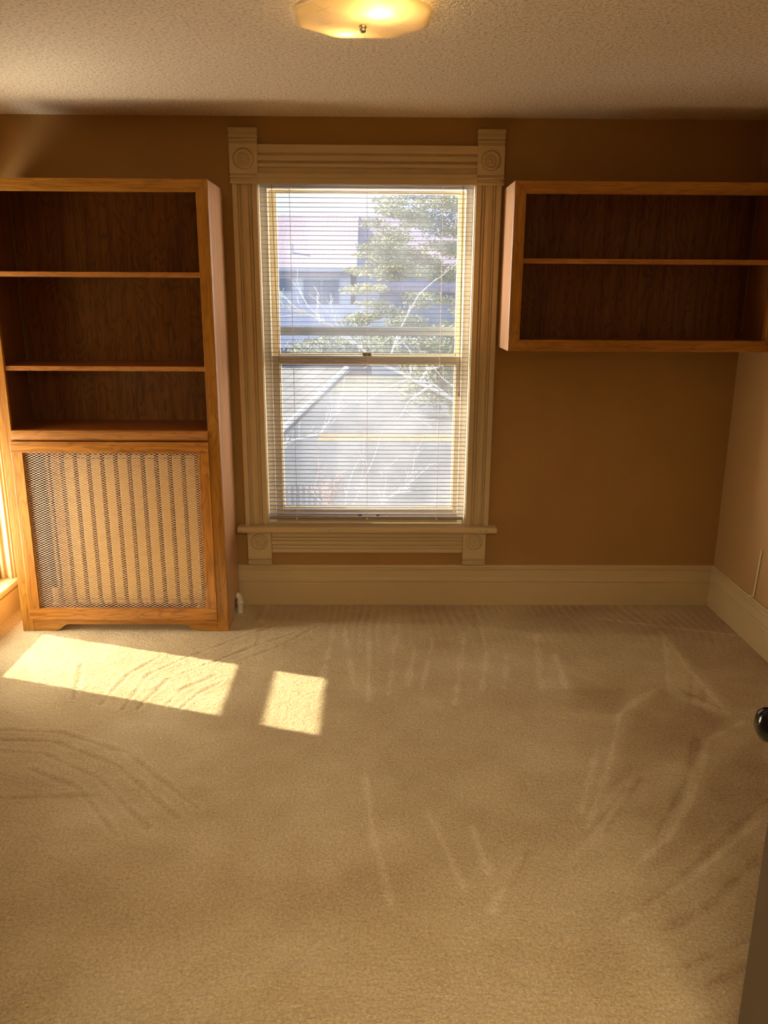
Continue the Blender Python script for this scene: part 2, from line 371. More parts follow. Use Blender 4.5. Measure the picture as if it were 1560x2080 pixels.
def make_floor():
    step = .008
    xs = np.linspace(XL, XR, int((XR - XL) / step) + 1); ys = np.linspace(YF - .13, 0, int((-YF + .13) / step) + 1)
    X, Y = np.meshgrid(xs, ys); nx, ny = len(xs), len(ys)
    rs = np.random.RandomState(4)
    def smooth_noise(sc):
        gx, gy = int((XR - XL) / sc) + 4, int(4 / sc) + 4
        g = rs.rand(gy, gx); u = (X - XL) / sc; v = (Y - YF + .2) / sc
        i, j = u.astype(int), v.astype(int); fu, fv = u - i, v - j; fu = fu * fu * (3 - 2 * fu); fv = fv * fv * (3 - 2 * fv)
        return (g[j, i] * (1 - fu) + g[j, i + 1] * fu) * (1 - fv) + (g[j + 1, i] * (1 - fu) + g[j + 1, i + 1] * fu) * fv - .5
    def sdist(poly):
        d = np.full(X.shape, 9.)
        for (x0, y0), (x1, y1) in zip(poly[:-1], poly[1:]):
            L2 = (x1 - x0) ** 2 + (y1 - y0) ** 2
            t = np.clip(((X - x0) * (x1 - x0) + (Y - y0) * (y1 - y0)) / L2, 0, 1)
            d = np.minimum(d, np.hypot(X - x0 - t * (x1 - x0), Y - y0 - t * (y1 - y0)))
        return d
    def inside(poly):
        c = np.zeros(X.shape, bool); n = len(poly)
        for i in range(n):
            x0, y0 = poly[i]; x1, y1 = poly[(i + 1) % n]
            if y0 == y1: continue
            c ^= ((y0 > Y) != (y1 > Y)) & (X < (x1 - x0) * (Y - y0) / (y1 - y0) + x0)
        return c
    wob = smooth_noise(.06) * .02
    val = np.full(X.shape, .50); z = np.zeros(X.shape)
    for p in PILE_AND_SHADE['polyd']: val -= .22 / (1 + np.exp(-np.where(inside(p), 1, -1) * sdist(p + p[:1]) / .010))
    for p in PILE_AND_SHADE['polyl']: val += .14 / (1 + np.exp(-np.where(inside(p), 1, -1) * sdist(p + p[:1]) / .006))
    for p in PILE_AND_SHADE['light']:
        d = sdist(p) + wob; g = np.exp(-(d / .010) ** 2); val += .22 * g; z += .0012 * g
    for p in PILE_AND_SHADE['thin']:
        g = np.exp(-((sdist(p) + wob * .3) / .009) ** 2); val += .25 * g; z += .002 * g
    for p in PILE_AND_SHADE['dark']:
        g = np.exp(-((sdist(p) + wob) / .011) ** 2); val -= .22 * g; z -= .002 * g
    for p in PILE_AND_SHADE['arcs']:
        d = sdist(p) + wob * .6; g = np.exp(-(d / .008) ** 2); val -= .18 * g; z -= .003 * g
        g = np.exp(-((d - .016) / .010) ** 2); val += .08 * g; z += .002 * g
    # fine parallel vacuum strokes near the window wall
    near = np.clip((Y + .75) / .5, 0, 1) * np.clip((X + .65) / .1, 0, 1)
    val += near * .12 * np.sin(X * 150 + smooth_noise(.3) * 14) * (smooth_noise(.15) + .5)
    val += smooth_noise(.35) * .16 + smooth_noise(.09) * .12
    z += smooth_noise(.05) * .0025 + smooth_noise(.025) * .002
    z[Y > -.02] = 0
    me = bpy.data.meshes.new('floor')
    co = np.stack([X, Y, z], -1).reshape(-1, 3)
    idx = np.arange(nx * ny).reshape(ny, nx)
    q = np.stack([idx[:-1, :-1], idx[:-1, 1:], idx[1:, 1:], idx[1:, :-1]], -1).reshape(-1, 4)
    me.from_pydata(co.tolist(), [], q.tolist())
    at = me.attributes.new('pile_and_shade', 'FLOAT', 'POINT'); at.data.foreach_set('value', val.reshape(-1).astype(np.float32))
    me.materials.append(MATS['carpet'])
    for p in me.polygons: p.use_smooth = True
    o = bpy.data.objects.new('floor', me); COL.objects.link(o); struct(o)
make_floor()
struct(obj('ceiling', B(XL - .1, XR + .1, YF - .1, .2, H, H + .12), 'popcorn_ceiling'))
WX0, WX1, WZ0, WZ1 = -.545, .466, .405, 2.10       # back window opening
m = MB(); t = .2
m.box(XL - .12, WX0, 0, t, -.1, H); m.box(WX1, XR + .12, 0, t, -.1, H); m.box(WX0, WX1, 0, t, -.1, WZ0); m.box(WX0, WX1, 0, t, WZ1, H)
struct(obj('wall_back', m, 'wall_paint'))
LY0, LY1, LZ0, LZ1 = -.80, -.03, .12, 1.95         # left window opening
m = MB()
m.box(XL - .14, XL, LY1, 0, -.1, H); m.box(XL - .14, XL, YF, LY0, -.1, H); m.box(XL - .14, XL, LY0, LY1, -.1, LZ0); m.box(XL - .14, XL, LY0, LY1, LZ1, H)
struct(obj('wall_left', m, 'wall_paint'))
struct(obj('wall_right', B(XR, XR + .12, YF, 0, -.1, H), 'wall_paint_right_lit'))
DX0, DX1, DZ = -.25, .745, 2.06
m = MB(); m.box(XL, DX0, YF - .12, YF, -.1, H); m.box(DX1, XR, YF - .12, YF, -.1, H); m.box(DX0, DX1, YF - .12, YF, DZ, H)
struct(obj('wall_front', m, 'wall_paint'))
# hallway the photo is taken from
m = MB(); HY = -5.2
m.box(-1.3, 1.8, HY - .1, HY, -.1, H); m.box(-1.4, -1.3, HY, YF - .12, -.1, H); m.box(1.8, 1.9, HY, YF - .12, -.1, H)
struct(obj('wall_hallway', m, 'hall_paint'))
struct(obj('floor_hallway', B(-1.3, 1.8, HY, YF - .13, -.1, 0), 'carpet'))
struct(obj('ceiling_hallway', B(-1.4, 1.9, HY - .1, YF - .101, H, H + .1), 'hall_paint'))

# baseboards: profile (z, depth) extruded
def profile_prism(prof, base, along, outdir, length, updir=(0, 0, 1)):
    """prof [(u, d)]: u along updir, d along outdir"""
    U, D, A = Vector(updir), Vector(outdir), Vector(along)
    poly = [Vector(base) + U * u + D * d for u, d in prof]
    return MB().prism(poly, A * length)
BP = [(-.02, 0), (-.02, .019), (.118, .019), (.121, .0165), (.126, .0165), (.130, .023), (.141, .023), (.144, .018), (.150, .0165), (.186, .0165), (.190, .012), (.194, .012),
      (.198, .019), (.205, .019), (.208, .012), (.215, .010), (.217, 0)]
struct(obj('baseboard_back', profile_prism(BP, (-.73, 0, 0), (1, 0, 0), (0, -1, 0), XR + .73), 'trim_paint', bevel=.001))
struct(obj('baseboard_right', profile_prism(BP, (XR, 0, 0), (0, -1, 0), (-1, 0, 0), 3.74), 'trim_paint', bevel=.001))
struct(obj('baseboard_left', profile_prism([(-.02, 0), (-.02, .014), (.118, .014), (.118, 0)], (XL, 0, 0), (0, -1, 0), (1, 0, 0), 3.74), 'trim_paint', bevel=.001))

# ------------------------------------------------------------------ back window
win = empty('window_1', (-.04, 0, WZ0), kind='structure')
def casing_prof(wd, dp=.022):
    """fluted board profile across width wd"""
    P = [(0, 0), (0, dp), (.20, dp)]
    def gr(u, w2, k): return [(u - w2, dp), (u - w2 * .6, dp - k), (u + w2 * .6, dp - k), (u + w2, dp)]
    for u in (.235, .325): P += gr(u, .032, .009)
    P += [(.375, dp), (.395, dp - .005), (.49, dp - .009), (.585, dp - .005), (.605, dp)]
    for u in (.665, .765): P += gr(u, .032, .009)
    P += [(.83, dp), (1, dp), (1, 0)]
    return [(u * wd, d) for u, d in P]
CZ0, CZ1 = .434, 2.062
obj('side_casing', profile_prism(casing_prof(.114), (-.656, 0, CZ0), (0, 0, 1), (0, -1, 0), CZ1 - CZ0, (1, 0, 0)), 'trim_paint', win, bevel=.0008)
obj('side_casing', profile_prism(casing_prof(.116), (.580, 0, CZ0), (0, 0, 1), (0, -1, 0), CZ1 - CZ0, (-1, 0, 0)), 'trim_paint', win, bevel=.0008)
# head casing, apron (profiles run vertically)
HP = [(0, 0), (0, .014), (.026, .014), (.030, .024), (.044, .024), (.047, .013), (.053, .013), (.056, .024), (.078, .022), (.081, .013), (.087, .013), (.090, .022), (.092, .022), (.097, .028), (.123, .027), (.123, 0)]
obj('head_casing', profile_prism(HP, (-.536, 0, 2.101), (1, 0, 0), (0, -1, 0), 1.0, (0, 0, 1)), 'trim_paint', win, bevel=.0008)
obj('head_stop', MB().box(-.541, .466, -.030, -.001, 2.080, 2.1035).box(-.541, .466, -.033, -.001, 2.057, 2.083), 'trim_paint', win, bevel=.003)
APP = [(0, 0), (0, .020), (.020, .020), (.022, .014), (.026, .014), (.028, .022), (.038, .022), (.040, .014), (.044, .014), (.046, .022), (.062, .022), (.064, .014), (.068, .014), (.070, .022),
       (.080, .022), (.082, .014), (.086, .014), (.088, .020), (.115, .020), (.115, 0)]
obj('apron', profile_prism(APP, (-.526, 0, .287), (1, 0, 0), (0, -1, 0), .978, (0, 0, 1)), 'trim_paint', win, bevel=.0008)
def rosette(c, r, k=1.0):
    pr = [(r * 1.0, 0), (r * 1.0, .0), (r * .97, -.0045), (r * .93, -.0045), (r * .90, .003), (r * .78, .006), (r * .66, .003), (r * .62, -.003), (r * .50, -.004), (r * .44, .001), (r * .36, .004),
          (r * .27, .001), (r * .22, -.002), (r * .17, .003), (r * .08, .007), (0, .008)]
    return MB().lathe([(a, b * k) for a, b in pr], c, (0, -1, 0), 48)
def corner_block(x0, x1, zsq0, zsq1, dp, reeds, cz, name):
    """square with sunk bullseye; reeds: list of (z0,z1,depth) bands"""
    cx = (x0 + x1) / 2; r = (x1 - x0) * .365
    m = MB(); n = 48; b = 0
    # front face with round hole
    ring = [(cx + r * math.cos(2 * math.pi * k / n), -dp, cz + r * math.sin(2 * math.pi * k / n)) for k in range(n)]
    def sq(k):
        c_, s_ = math.cos(2 * math.pi * k / n), math.sin(2 * math.pi * k / n)
        tx = ((x1 - cx) if c_ > 0 else (cx - x0)) / max(abs(c_), 1e-6); tz = ((zsq1 - cz) if s_ > 0 else (cz - zsq0)) / max(abs(s_), 1e-6)
        tt = min(tx, tz); return (cx + c_ * tt, -dp, cz + s_ * tt)
    # use true corners: snap nearest sample angles
    outer = [sq(k) for k in range(n)]
    for X_ in (x0, x1):
        for Z_ in (zsq0, zsq1):
            j = min(range(n), key=lambda k: (outer[k][0] - X_) ** 2 + (outer[k][2] - Z_) ** 2); outer[j] = (X_, -dp, Z_)
    m.v += ring + outer + [(x, -.0005, z) for x, _, z in outer]
    for k in range(n):
        k2 = (k + 1) % n
        m.f.append((k, k2, n + k2, n + k)); m.f.append((n + k, n + k2, 2 * n + k2, 2 * n + k))
    for z0, z1, d in reeds: m.box(x0 + (.001 if d < dp else -.001), x1 - (.001 if d < dp else -.001), -d, -.0005, z0, z1)
    blk = obj(name, m, 'trim_paint', win, bevel=.0015)
    obj('rosette', rosette((cx, -dp, cz), r), 'trim_paint', blk, smooth=True)
TR = [(2.226, 2.236, .024), (2.236, 2.244, .032), (2.244, 2.252, .026), (2.252, 2.262, .034), (2.262, 2.274, .028), (2.274, 2.281, .036), (2.281, 2.293, .031),
      (2.090, 2.099, .026), (2.082, 2.090, .034), (2.068, 2.082, .026), (2.057, 2.068, .031)]
BR = [(.256, .262, .026), (.248, .256, .021), (.242, .248, .030), (.236, .242, .024), (.230, .236, .029), (.222, .230, .022)]
for x0, x1 in ((-.663, -.534), (.464, .588)):
    corner_block(x0, x1, 2.099, 2.226, .030, TR, 2.162, 'corner_block')
for x0, x1 in ((-.649, -.527), (.453, .570)):
    corner_block(x0, x1, .262, .405, .026, BR, .3465, 'corner_block')
# stool (inner sill)
SP = [(.404, -.050), (.402, -.058), (.406, -.064), (.414, -.067), (.424, -.066), (.431, -.061), (.434, -.054), (.434, .055), (.404, .055)]
m = MB(); m.prism([(-.692, y, z) for z, y in SP], (1.312, 0, 0))
o = obj('stool', m, 'trim_paint', win, bevel=.001)
m = MB()
for cx, cz, a in ((-.676, .413, .014), (.566, .417, .012), (.535, .418, .006), (-.23, .421, .006)):
    m.box(cx - a / 2, cx + a / 2, -.0676, -.062, cz - .0016, cz + .0016)
obj('paint_chip', m, 'chip_dark', o)
# jambs and sash tracks
m = MB()
for s, x in ((1, WX0), (-1, WX1)):
    a, b = sorted((x, x + s * .006)); m.box(a, b, -.0, .045, CZ0, 2.0615)
    a, b = sorted((x, x + s * .040)); m.box(a, b, .045, .058, CZ0, 2.0449)
    a, b = sorted((x, x + s * .030)); m.box(a, b, .058, .064, CZ0, 2.0449)
    a, b = sorted((x, x + s * .040)); m.box(a, b, .096, .104, CZ0, 2.0449)
    a, b = sorted((x, x + s * .022)); m.box(a, b, .058, .18, CZ0, 2.0449)
m.box(WX0, WX1, .045, .18, 2.045, 2.10); m.box(WX0, WX1, -.001, .2, 2.062, 2.10)
obj('jamb', m, 'jamb_white', win, bevel=.001)
obj('sill', MB().prism([(WX0, .05, .405), (WX0, .05, .452), (WX0, .26, .43), (WX0, .26, .39)], (WX1 - WX0, 0, 0)), 'trim_paint', win)
def sash(x0, x1, gx0, gx1, z0, z1, gz0, gz1, y0, y1, glass):
    m = MB(); m.box(x0, gx0, y0, y1, z0, z1); m.box(gx1, x1, y0, y1, z0, z1); m.box(gx0, gx1, y0, y1, z0, gz0); m.box(gx0, gx1, y0, y1, gz1, z1)
    # glazing bead step
    d = .006; ym = (y0 + y1) / 2
    m.box(gx0, gx0 + d, ym - .008, y1, gz0, gz1); m.box(gx1 - d, gx1, ym - .008, y1, gz0, gz1); m.box(gx0, gx1, ym - .008, y1, gz0, gz0 + d); m.box(gx0, gx1, ym - .008, y1, gz1 - d, gz1)
    s = obj('sash', m, 'sash_vinyl', win, bevel=.0015)
    obj('pane', B(gx0 + .002, gx1 - .002, ym + .002, ym + .005, gz0 + .002, gz1 - .002), glass, s)
    return s
lower = sash(-.508, .432, -.470, .401, .455, 1.279, .502, 1.241, .060, .094, 'screened_glass')
upper = sash(-.515, .438, -.477, .404, 1.245, 2.060, 1.279, 2.038, .104, .136, 'window_glass')
m = MB(); m.box(-.052, -.016, .040, .062, 1.279, 1.285); m.box(-.060, -.024, .046, .060, 1.285, 1.296)
lk = obj('sash_lock', MB().box(-.061, -.016, .060, .082, 1.279, 1.284).box(-.063, -.018, .062, .078, 1.284, 1.296), 'lock_metal', lower, bevel=.003)
obj('sash_lift', MB().box(-.085, -.066, .052, .061, .462, .468).box(.008, .026, .052, .061, .462, .468), 'dark_metal', lower)
m = MB(); y0, y1 = .155, .172
m.box(-.523, -.497, y0, y1, .44, 2.06); m.box(.418, .444, y0, y1, .44, 2.06); m.box(-.497, .418, y0, y1, 1.372, 1.390); m.box(-.497, .418, y0 + .004, y1 + .008, 1.390, 1.414); m.box(-.497, .418, y0, y1, .455, .490)
obj('storm_frame', m, 'aluminium', win, bevel=.002)

# ------------------------------------------------------------------ mini blind
bl = empty('mini_blind', (-.04, .022, .458), 'pale mini blind with thin level slats hanging over the back window', 'window blind')
obj('headrail', B(-.537, .459, .005, .040, 2.058, 2.080), 'blind_slat', bl, bevel=.002)
m = MB(); rnd = random.Random(5)
N = 76; ztop, zbot = 2.046, .486
for i in range(N):
    z = ztop + (zbot - ztop) * i / (N - 1) + rnd.uniform(-.0007, .0007)
    yy = [.0095, .0155, .022, .0285, .0345]; hz = [-.0007, .0004, .0008, .0004, -.0009]
    sag = rnd.uniform(-.0008, .0008)
    b = len(m.v)
    for x, dz in ((-.536, sag), (-.04, 0), (.457, -sag)):
        for y, h in zip(yy, hz): m.v.append((x, y, z + h + dz))
        for y, h in zip(yy, hz): m.v.append((x, y, z + h + dz - .0007))
    for k in range(2):
        a = b + 10 * k; c = a + 10
        for j in range(4):
            m.f.append((a + j, a + j + 1, c + j + 1, c + j)); m.f.append((a + 5 + j, c + 5 + j, c + 6 + j, a + 6 + j))
        m.f.append((a, c, c + 5, a + 5)); m.f.append((a + 4, a + 9, c + 9, c + 4))
obj('slats', m, 'blind_slat', bl)
obj('bottom_rail', MB().prism([(-.536, .009, .464), (-.536, .013, .457), (-.536, .031, .457), (-.536, .035, .464), (-.536, .031, .471), (-.536, .013, .471)], (.990, 0, -.003)), 'blind_slat', bl, bevel=.0015)
for x in (-.398, -.038, .317):
    m = MB()
    for y in (.0085, .0355): m.tube([(x, y, 2.06), (x + .001, y, 1.2), (x, y, .468)], .0008, 5)
    for i in range(N):
        z = ztop + (zbot - ztop) * i / (N - 1); m.box(x - .0006, x + .0006, .009, .035, z - .0016, z - .0008)
    m.box(x - .004, x + .004, .0065, .012, .456, .466)
    obj('ladder_cord', m, 'cord_white', bl)
m = MB().tube([(-.478, .004, 2.058), (-.474, .004, 1.7), (-.468, .003, 1.4), (-.464, .004, 1.152)], .0013, 6)
obj('tilt_cord', m, 'cord_dark', bl)
m = MB().tube([(.408, .004, 2.058), (.411, .004, 1.6), (.414, .003, 1.105)], .0012, 6).tube([(.4045, .004, 2.058), (.409, .004, 1.6), (.414, .003, 1.11)], .0010, 6)
lc = obj('lift_cord', m, 'cord_dark', bl)
obj('tassel', MB().lathe([(0, .018), (.0025, .016), (.004, .0), (.0045, -.004), (0, -.004)], (.414, .003, 1.092), (0, 0, 1), 12), 'cord_dark', lc)
obj('hold_down_bracket', MB().box(.446, .460, .012, .030, .434, .448).box(.452, .462, .008, .034, .434, .456), 'jamb_white', bl, bevel=.002)

# ------------------------------------------------------------------ left window (tall, low sill)
lw = empty('window_2', (XL, -.42, LZ0), kind='structure')
obj('stool', MB().prism([(XL - .13, LY0 - .03, .126), (XL + .018, LY0 - .03, .126), (XL + .024, LY0 - .03, .134), (XL + .026, LY0 - .03, .146), (XL + .020, LY0 - .03, .157), (XL + .010, LY0 - .03, .160), (XL - .13, LY0 - .03, .160)],
    (0, LY1 - LY0 + .055, 0)), 'trim_paint', lw, bevel=.001)
m = MB(); m.box(XL - .139, XL, LY1 - .022, LY1 + .004, .160, LZ1); m.box(XL - .139, XL, LY0 - .004, LY0 + .022, .160, LZ1); m.box(XL - .139, XL, LY0, LY1, LZ1 - .022, LZ1)
m.box(XL - .030, XL - .012, LY1 - .034, LY1 - .020, .160, LZ1 - .02); m.box(XL - .062, XL - .048, LY1 - .040, LY1 - .020, .160, LZ1 - .02)
obj('jamb', m, 'trim_paint', lw, bevel=.001)
m = profile_prism(casing_prof(.1), (XL, LY0 + .01, .16), (0, 0, 1), (1, 0, 0), 1.85, (0, -1, 0))
obj('side_casing', m, 'trim_paint', lw)
def sash_x(y0, y1, z0, z1, gz0, gz1, x0, x1, st=.05):
    m = MB(); m.box(x0, x1, y0, y0 + st, z0, z1); m.box(x0, x1, y1 - st, y1, z0, z1); m.box(x0, x1, y0 + st, y1 - st, z0, gz0); m.box(x0, x1, y0 + st, y1 - st, gz1, z1)
    s = obj('sash', m, 'trim_paint', lw, bevel=.0015); xm = (x0 + x1) / 2
    obj('pane', B(xm - .0015, xm + .0015, y0 + st, y1 - st, gz0, gz1), 'clear_glass', s)
sash_x(LY0 + .022, LY1 - .022, .160, .945, .205, .872, XL - .105, XL - .075)
sash_x(LY0 + .022, LY1 - .022, .930, LZ1 - .02, .993, LZ1 - .06, XL - .138, XL - .108)
m = MB()
for i in range(45):
    z = 1.110 + i * .0182
    m.prism([(XL - .044, LY0 + .03, z - .0105), (XL - .043, LY0 + .03, z - .0112), (XL - .026, LY0 + .03, z + .0106), (XL - .027, LY0 + .03, z + .0112)], (0, LY1 - LY0 - .065, 0))
lb = obj('blind', m, 'blind_lit', lw)
obj('bottom_rail', B(XL - .046, XL - .024, LY0 + .03, LY1 - .035, 1.088, 1.103), 'blind_lit', lb, bevel=.002)

# ------------------------------------------------------------------ bookcase with radiator cover
bx0, bx1, by, bz = -1.687, -.701, -.364, 2.034
bk = empty('bookcase', (-1.19, -.18, 0), 'tall oak bookcase with three open shelves above a metal-mesh radiator door', 'bookcase')
for x0, x1, mt in ((bx0, bx0 + .018, 'oak_z'), (bx1 - .018, bx1, 'oak_side_lit')):
    # side panel with a pipe notch at the bottom rear of the right one
    if x1 == bx1:
        poly = [(x0, by + .019, 0), (x0, -.205, 0), (x0, -.190, .050), (x0, -.160, .085), (x0, -.125, .100), (x0, -.09, .085), (x0, -.06, .05), (x0, -.05, 0), (x0, -.030, 0), (x0, -.030, bz - .02), (x0, -.036, bz), (x0, by + .019, bz)]
        obj('side_panel', MB().prism(poly, (x1 - x0, 0, 0)), mt, bk, bevel=.003)
    else: obj('side_panel', B(x0, x1, by + .019, -.03, 0, bz), mt, bk, bevel=.0015)
obj('top_panel', B(bx0 + .018, bx1 - .018, by + .019, -.03, bz - .020, bz), 'oak_x', bk)
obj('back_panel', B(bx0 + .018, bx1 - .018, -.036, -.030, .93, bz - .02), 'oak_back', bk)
SW = .052
# inner linings (darker oak, some of the inside's shade in its colour)
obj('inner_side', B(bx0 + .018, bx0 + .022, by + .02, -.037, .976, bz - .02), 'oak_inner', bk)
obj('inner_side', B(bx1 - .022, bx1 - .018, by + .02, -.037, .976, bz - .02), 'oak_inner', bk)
f0, f1 = by, by + .019
obj('stile', MB().prism([(bx0, f0, 0), (bx0 + SW, f0, 0), (bx0 + SW, f0, bz - .05), (bx0, f0, bz)], (0, .019, 0)), 'oak_z', bk, bevel=.0018)
obj('stile', MB().prism([(bx1 - SW, f0, 0), (bx1, f0, 0), (bx1, f0, bz), (bx1 - SW, f0, bz - .05)], (0, .019, 0)), 'oak_z', bk, bevel=.0018)
obj('top_rail', MB().prism([(bx0 + SW, f0, bz - .05), (bx1 - SW, f0, bz - .05), (bx1, f0, bz), (bx0, f0, bz)], (0, .019, 0)), 'oak_x', bk, bevel=.0012)
obj('middle_rail', MB().prism([(bx0 + SW, f0 + .019, .926), (bx0 + SW, f0 + .004, .926), (bx0 + SW, f0 - .004, .934), (bx0 + SW, f0 - .006, .945), (bx0 + SW, f0 - .004, .962), (bx0 + SW, f0, .972), (bx0 + SW, f0 + .019, .974)], (bx1 - bx0 - 2 * SW, 0, 0)), 'oak_nosing', bk, bevel=.001)
obj('fixed_shelf', B(bx0 + .018, bx1 - .018, f1, -.037, .952, .972), 'oak_shelf', bk)
# base rail with shaped feet
L, R = bx0 + SW, bx1 - SW
poly = [(L, 0), (L + .095, 0), (L + .112, .004), (L + .130, .014), (L + .146, .027), (L + .162, .034), (R - .162, .034), (R - .146, .027), (R - .130, .014), (R - .112, .004), (R - .095, 0), (R, 0), (R, .064), (L, .064)]
obj('base_rail', MB().prism([(x, f0 + .002, z) for x, z in poly], (0, .017, 0)), 'oak_x', bk, bevel=.0012)
for z0, z1 in ((1.640, 1.660), (1.240, 1.259)):
    s = obj('shelf', B(bx0 + .024, bx1 - .024, by + .024, -.038, z0, z1), 'oak_shelf', bk)
    obj('nosing', B(bx0 + .024, bx1 - .024, by + .012, by + .024, z0 - .001, z1), 'oak_nosing', s, bevel=.001)
for x, d in ((bx0 + .022, 1), (bx1 - .022, -1)):
    a, b = sorted((x, x + d * .0015)); y = -.046
    obj('shelf_standard', MB().box(a, b, y - .005, y - .002, 1.15, 2.010).box(a, b, y + .002, y + .005, 1.15, 2.010), 'strip_metal', bk)
# radiator door: frame, mesh
dy0, dy1 = by - .012, by + .004
dx0, dx1, dz0, dz1 = -1.643, -.752, .062, .924
door = empty('grille_door', (0, 0, 0)); door.parent = bk; WORLD[door.name] = (-1.19, -.18, 0)
WORLD[door.name] = WORLD[bk.name]
g = MB(); mx0, mx1, mz0, mz1 = -1.592, -.800, .120, .874
obj('door_stile', B(dx0, mx0, dy0, dy1, dz0 + .0 + .058, mz1), 'oak_door_z', door, bevel=.0015)
obj('door_stile', B(mx1, dx1, dy0, dy1, dz0 + .058, mz1), 'oak_door_z', door, bevel=.0015)
obj('door_rail', B(dx0, dx1, dy0, dy1, mz1, dz1), 'oak_door_x', door, bevel=.0015)
obj('door_rail', B(dx0, dx1, dy0, dy1, dz0, mz0), 'oak_door_x', door, bevel=.0015)
m = MB(); LW, SH = .0232, .0113; y_ = by + .002
nx, nz = int((mx1 - mx0) / LW) + 1, int((mz1 - mz0) / SH) + 1
for j in range(2 * nz + 1):
    for i in range(nx + 1):
        cx = mx0 + (i + (.5 if j % 2 else 0)) * LW; cz = mz0 + j * SH / 2
        if cx - LW / 2 > mx1 or cz > mz1: continue
        a, b = LW / 2, SH / 2
        ia, ib = a * .78, b * .60
        O = [(-a, 0), (0, b), (a, 0), (0, -b)]
        I = [(-ia, 0), (-ia * .35, ib), (ia * .35, ib), (ia, 0), (ia * .35, -ib), (-ia * .35, -ib)]
        n0 = len(m.v)
        m.v += [(min(max(cx + u, mx0 - .004), mx1 + .004), y_ + (.0006 if v > 0 else -.0006 if v < 0 else 0), min(max(cz + v, mz0 - .004), mz1 + .004)) for u, v in O + I]
        o_, q = (lambda k: n0 + k), (lambda k: n0 + 4 + k)
        m.f += [(o_(0), o_(1), q(1), q(0)), (o_(1), q(2), q(1)), (o_(1), o_(2), q(3), q(2)), (o_(2), o_(3), q(4), q(3)), (o_(3), q(5), q(4)), (o_(3), o_(0), q(0), q(5))]
gr = obj('wire_mesh', m, 'mesh_metal', door)
sd = gr.modifiers.new('solid', 'SOLIDIFY'); sd.thickness = .0008
# dark sheet standing for the shade in the radiator cavity
obj('cavity_shade', MB().box(bx0 + .018, bx1 - .018, -.036, -.030, .10, .928), 'cavity_dark', bk)

# radiator behind the mesh
rad = empty('radiator', (-1.15, -.19, 0), 'cream cast-iron column radiator standing behind the bookcase mesh door', 'radiator')
rx = [-1.4904 + .0629 * i for i in range(11)]
def section(x):
    m = MB()
    for y in (-.245, -.185, -.125):
        m.tube([(x, y, .10), (x, y, .14), (x, y, .82), (x, y, .85)], .017, 10)
    for z0, z1 in ((.095, .155), (.80, .862)):
        m.prism([(x - .021, -.27, z0 + .015), (x - .021, -.255, z0), (x - .021, -.115, z0), (x - .021, -.10, z0 + .015), (x - .021, -.10, z1 - .018), (x - .021, -.12, z1), (x - .021, -.25, z1), (x - .021, -.27, z1 - .018)], (.042, 0, 0))
    m.box(x - .022, x + .022, -.275, -.262, .13, .83)
    return m
for i, x in enumerate(rx): obj('section', section(x), 'radiator_paint', rad, bevel=.003)
for z in (.12, .83): obj('tie_pipe', MB().tube([(rx[0], -.185, z), (rx[-1], -.185, z)], .014, 10), 'radiator_paint', rad)
for x in (rx[0], rx[-1]):
    for y in (-.245, -.125): obj('foot', MB().tube([(x, y, .0), (x, y, .11)], .016, 10, r1=.013), 'radiator_paint', rad)
obj('riser_pipe', MB().tube([(-1.545, -.235, 0.0), (-1.545, -.235, .5), (-1.545, -.235, .84), (-1.535, -.22, .858), (-1.50, -.19, .860)], .008, 10), 'radiator_paint', rad, smooth=True)
# supply pipe beside bookcase
pp = empty('heating_pipe', (-.683, -.125, 0), 'short white pipe elbow poking from the carpet beside the bookcase foot', 'pipe')
obj('pipe', MB().lathe([(.0, 0), (.0135, .0), (.0135, .052), (0, .052)], (-.683, -.125, 0), (0, 0, 1), 20), 'pipe_white', pp, smooth=False)
m = MB().lathe([(.0155, .0), (.0175, .001), (.0175, .012), (.0155, .014)], (-.683, -.125, .048), (0, 0, 1), 20)
m.tube([(-.683, -.125, .058), (-.684, -.125, .075), (-.690, -.125, .090), (-.7005, -.125, .094)], .0155, 14)
obj('elbow', m, 'pipe_white', pp, bevel=.001, smooth=False)

# ------------------------------------------------------------------ wall cabinet on the right
cx0, cx1, cy, c0, c1 = .594, XR - .001, -.312, 1.331, 2.043
cab = empty('wall_cabinet', (1.18, 0, c0), 'open oak wall cabinet with one shelf hung to the right of the window', 'cabinet')
obj('side_panel', B(cx0, cx0 + .018, cy + .019, -.001, c0, c1), 'oak_side_lit', cab, bevel=.0015)
obj('side_panel', B(cx1 - .030, cx1 - .012, cy + .019, -.001, c0, c1), 'oak_z', cab)
obj('top_panel', B(cx0 + .018, cx1 - .030, cy + .019, -.001, c1 - .020, c1), 'oak_x', cab)
obj('bottom_panel', B(cx0 + .018, cx1 - .030, cy + .019, -.001, c0, c0 + .045), 'oak_shelf', cab)
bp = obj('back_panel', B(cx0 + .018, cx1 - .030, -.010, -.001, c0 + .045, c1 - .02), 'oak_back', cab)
for x, z in ((.93, 2.0), (1.30, 1.995), (1.27, 1.665), (.87, 1.392), (1.24, 1.398)): obj('nail_hole', MB().lathe([(.004, 0), (0, .0006)], (x, -.0102, z), (0, -1, 0), 10), 'dark_metal', bp)  # dark discs standing for small nail holes
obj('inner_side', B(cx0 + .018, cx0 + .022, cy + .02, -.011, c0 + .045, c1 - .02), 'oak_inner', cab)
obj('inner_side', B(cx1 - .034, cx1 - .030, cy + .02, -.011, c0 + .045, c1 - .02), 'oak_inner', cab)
CS = .051; cr = .023
obj('stile', MB().prism([(cx0, cy, c0), (cx0 + CS, cy, c0 + .050), (cx0 + CS, cy, c1 - .051), (cx0, cy, c1)], (0, .019, 0)), 'oak_z', cab, bevel=.0018)
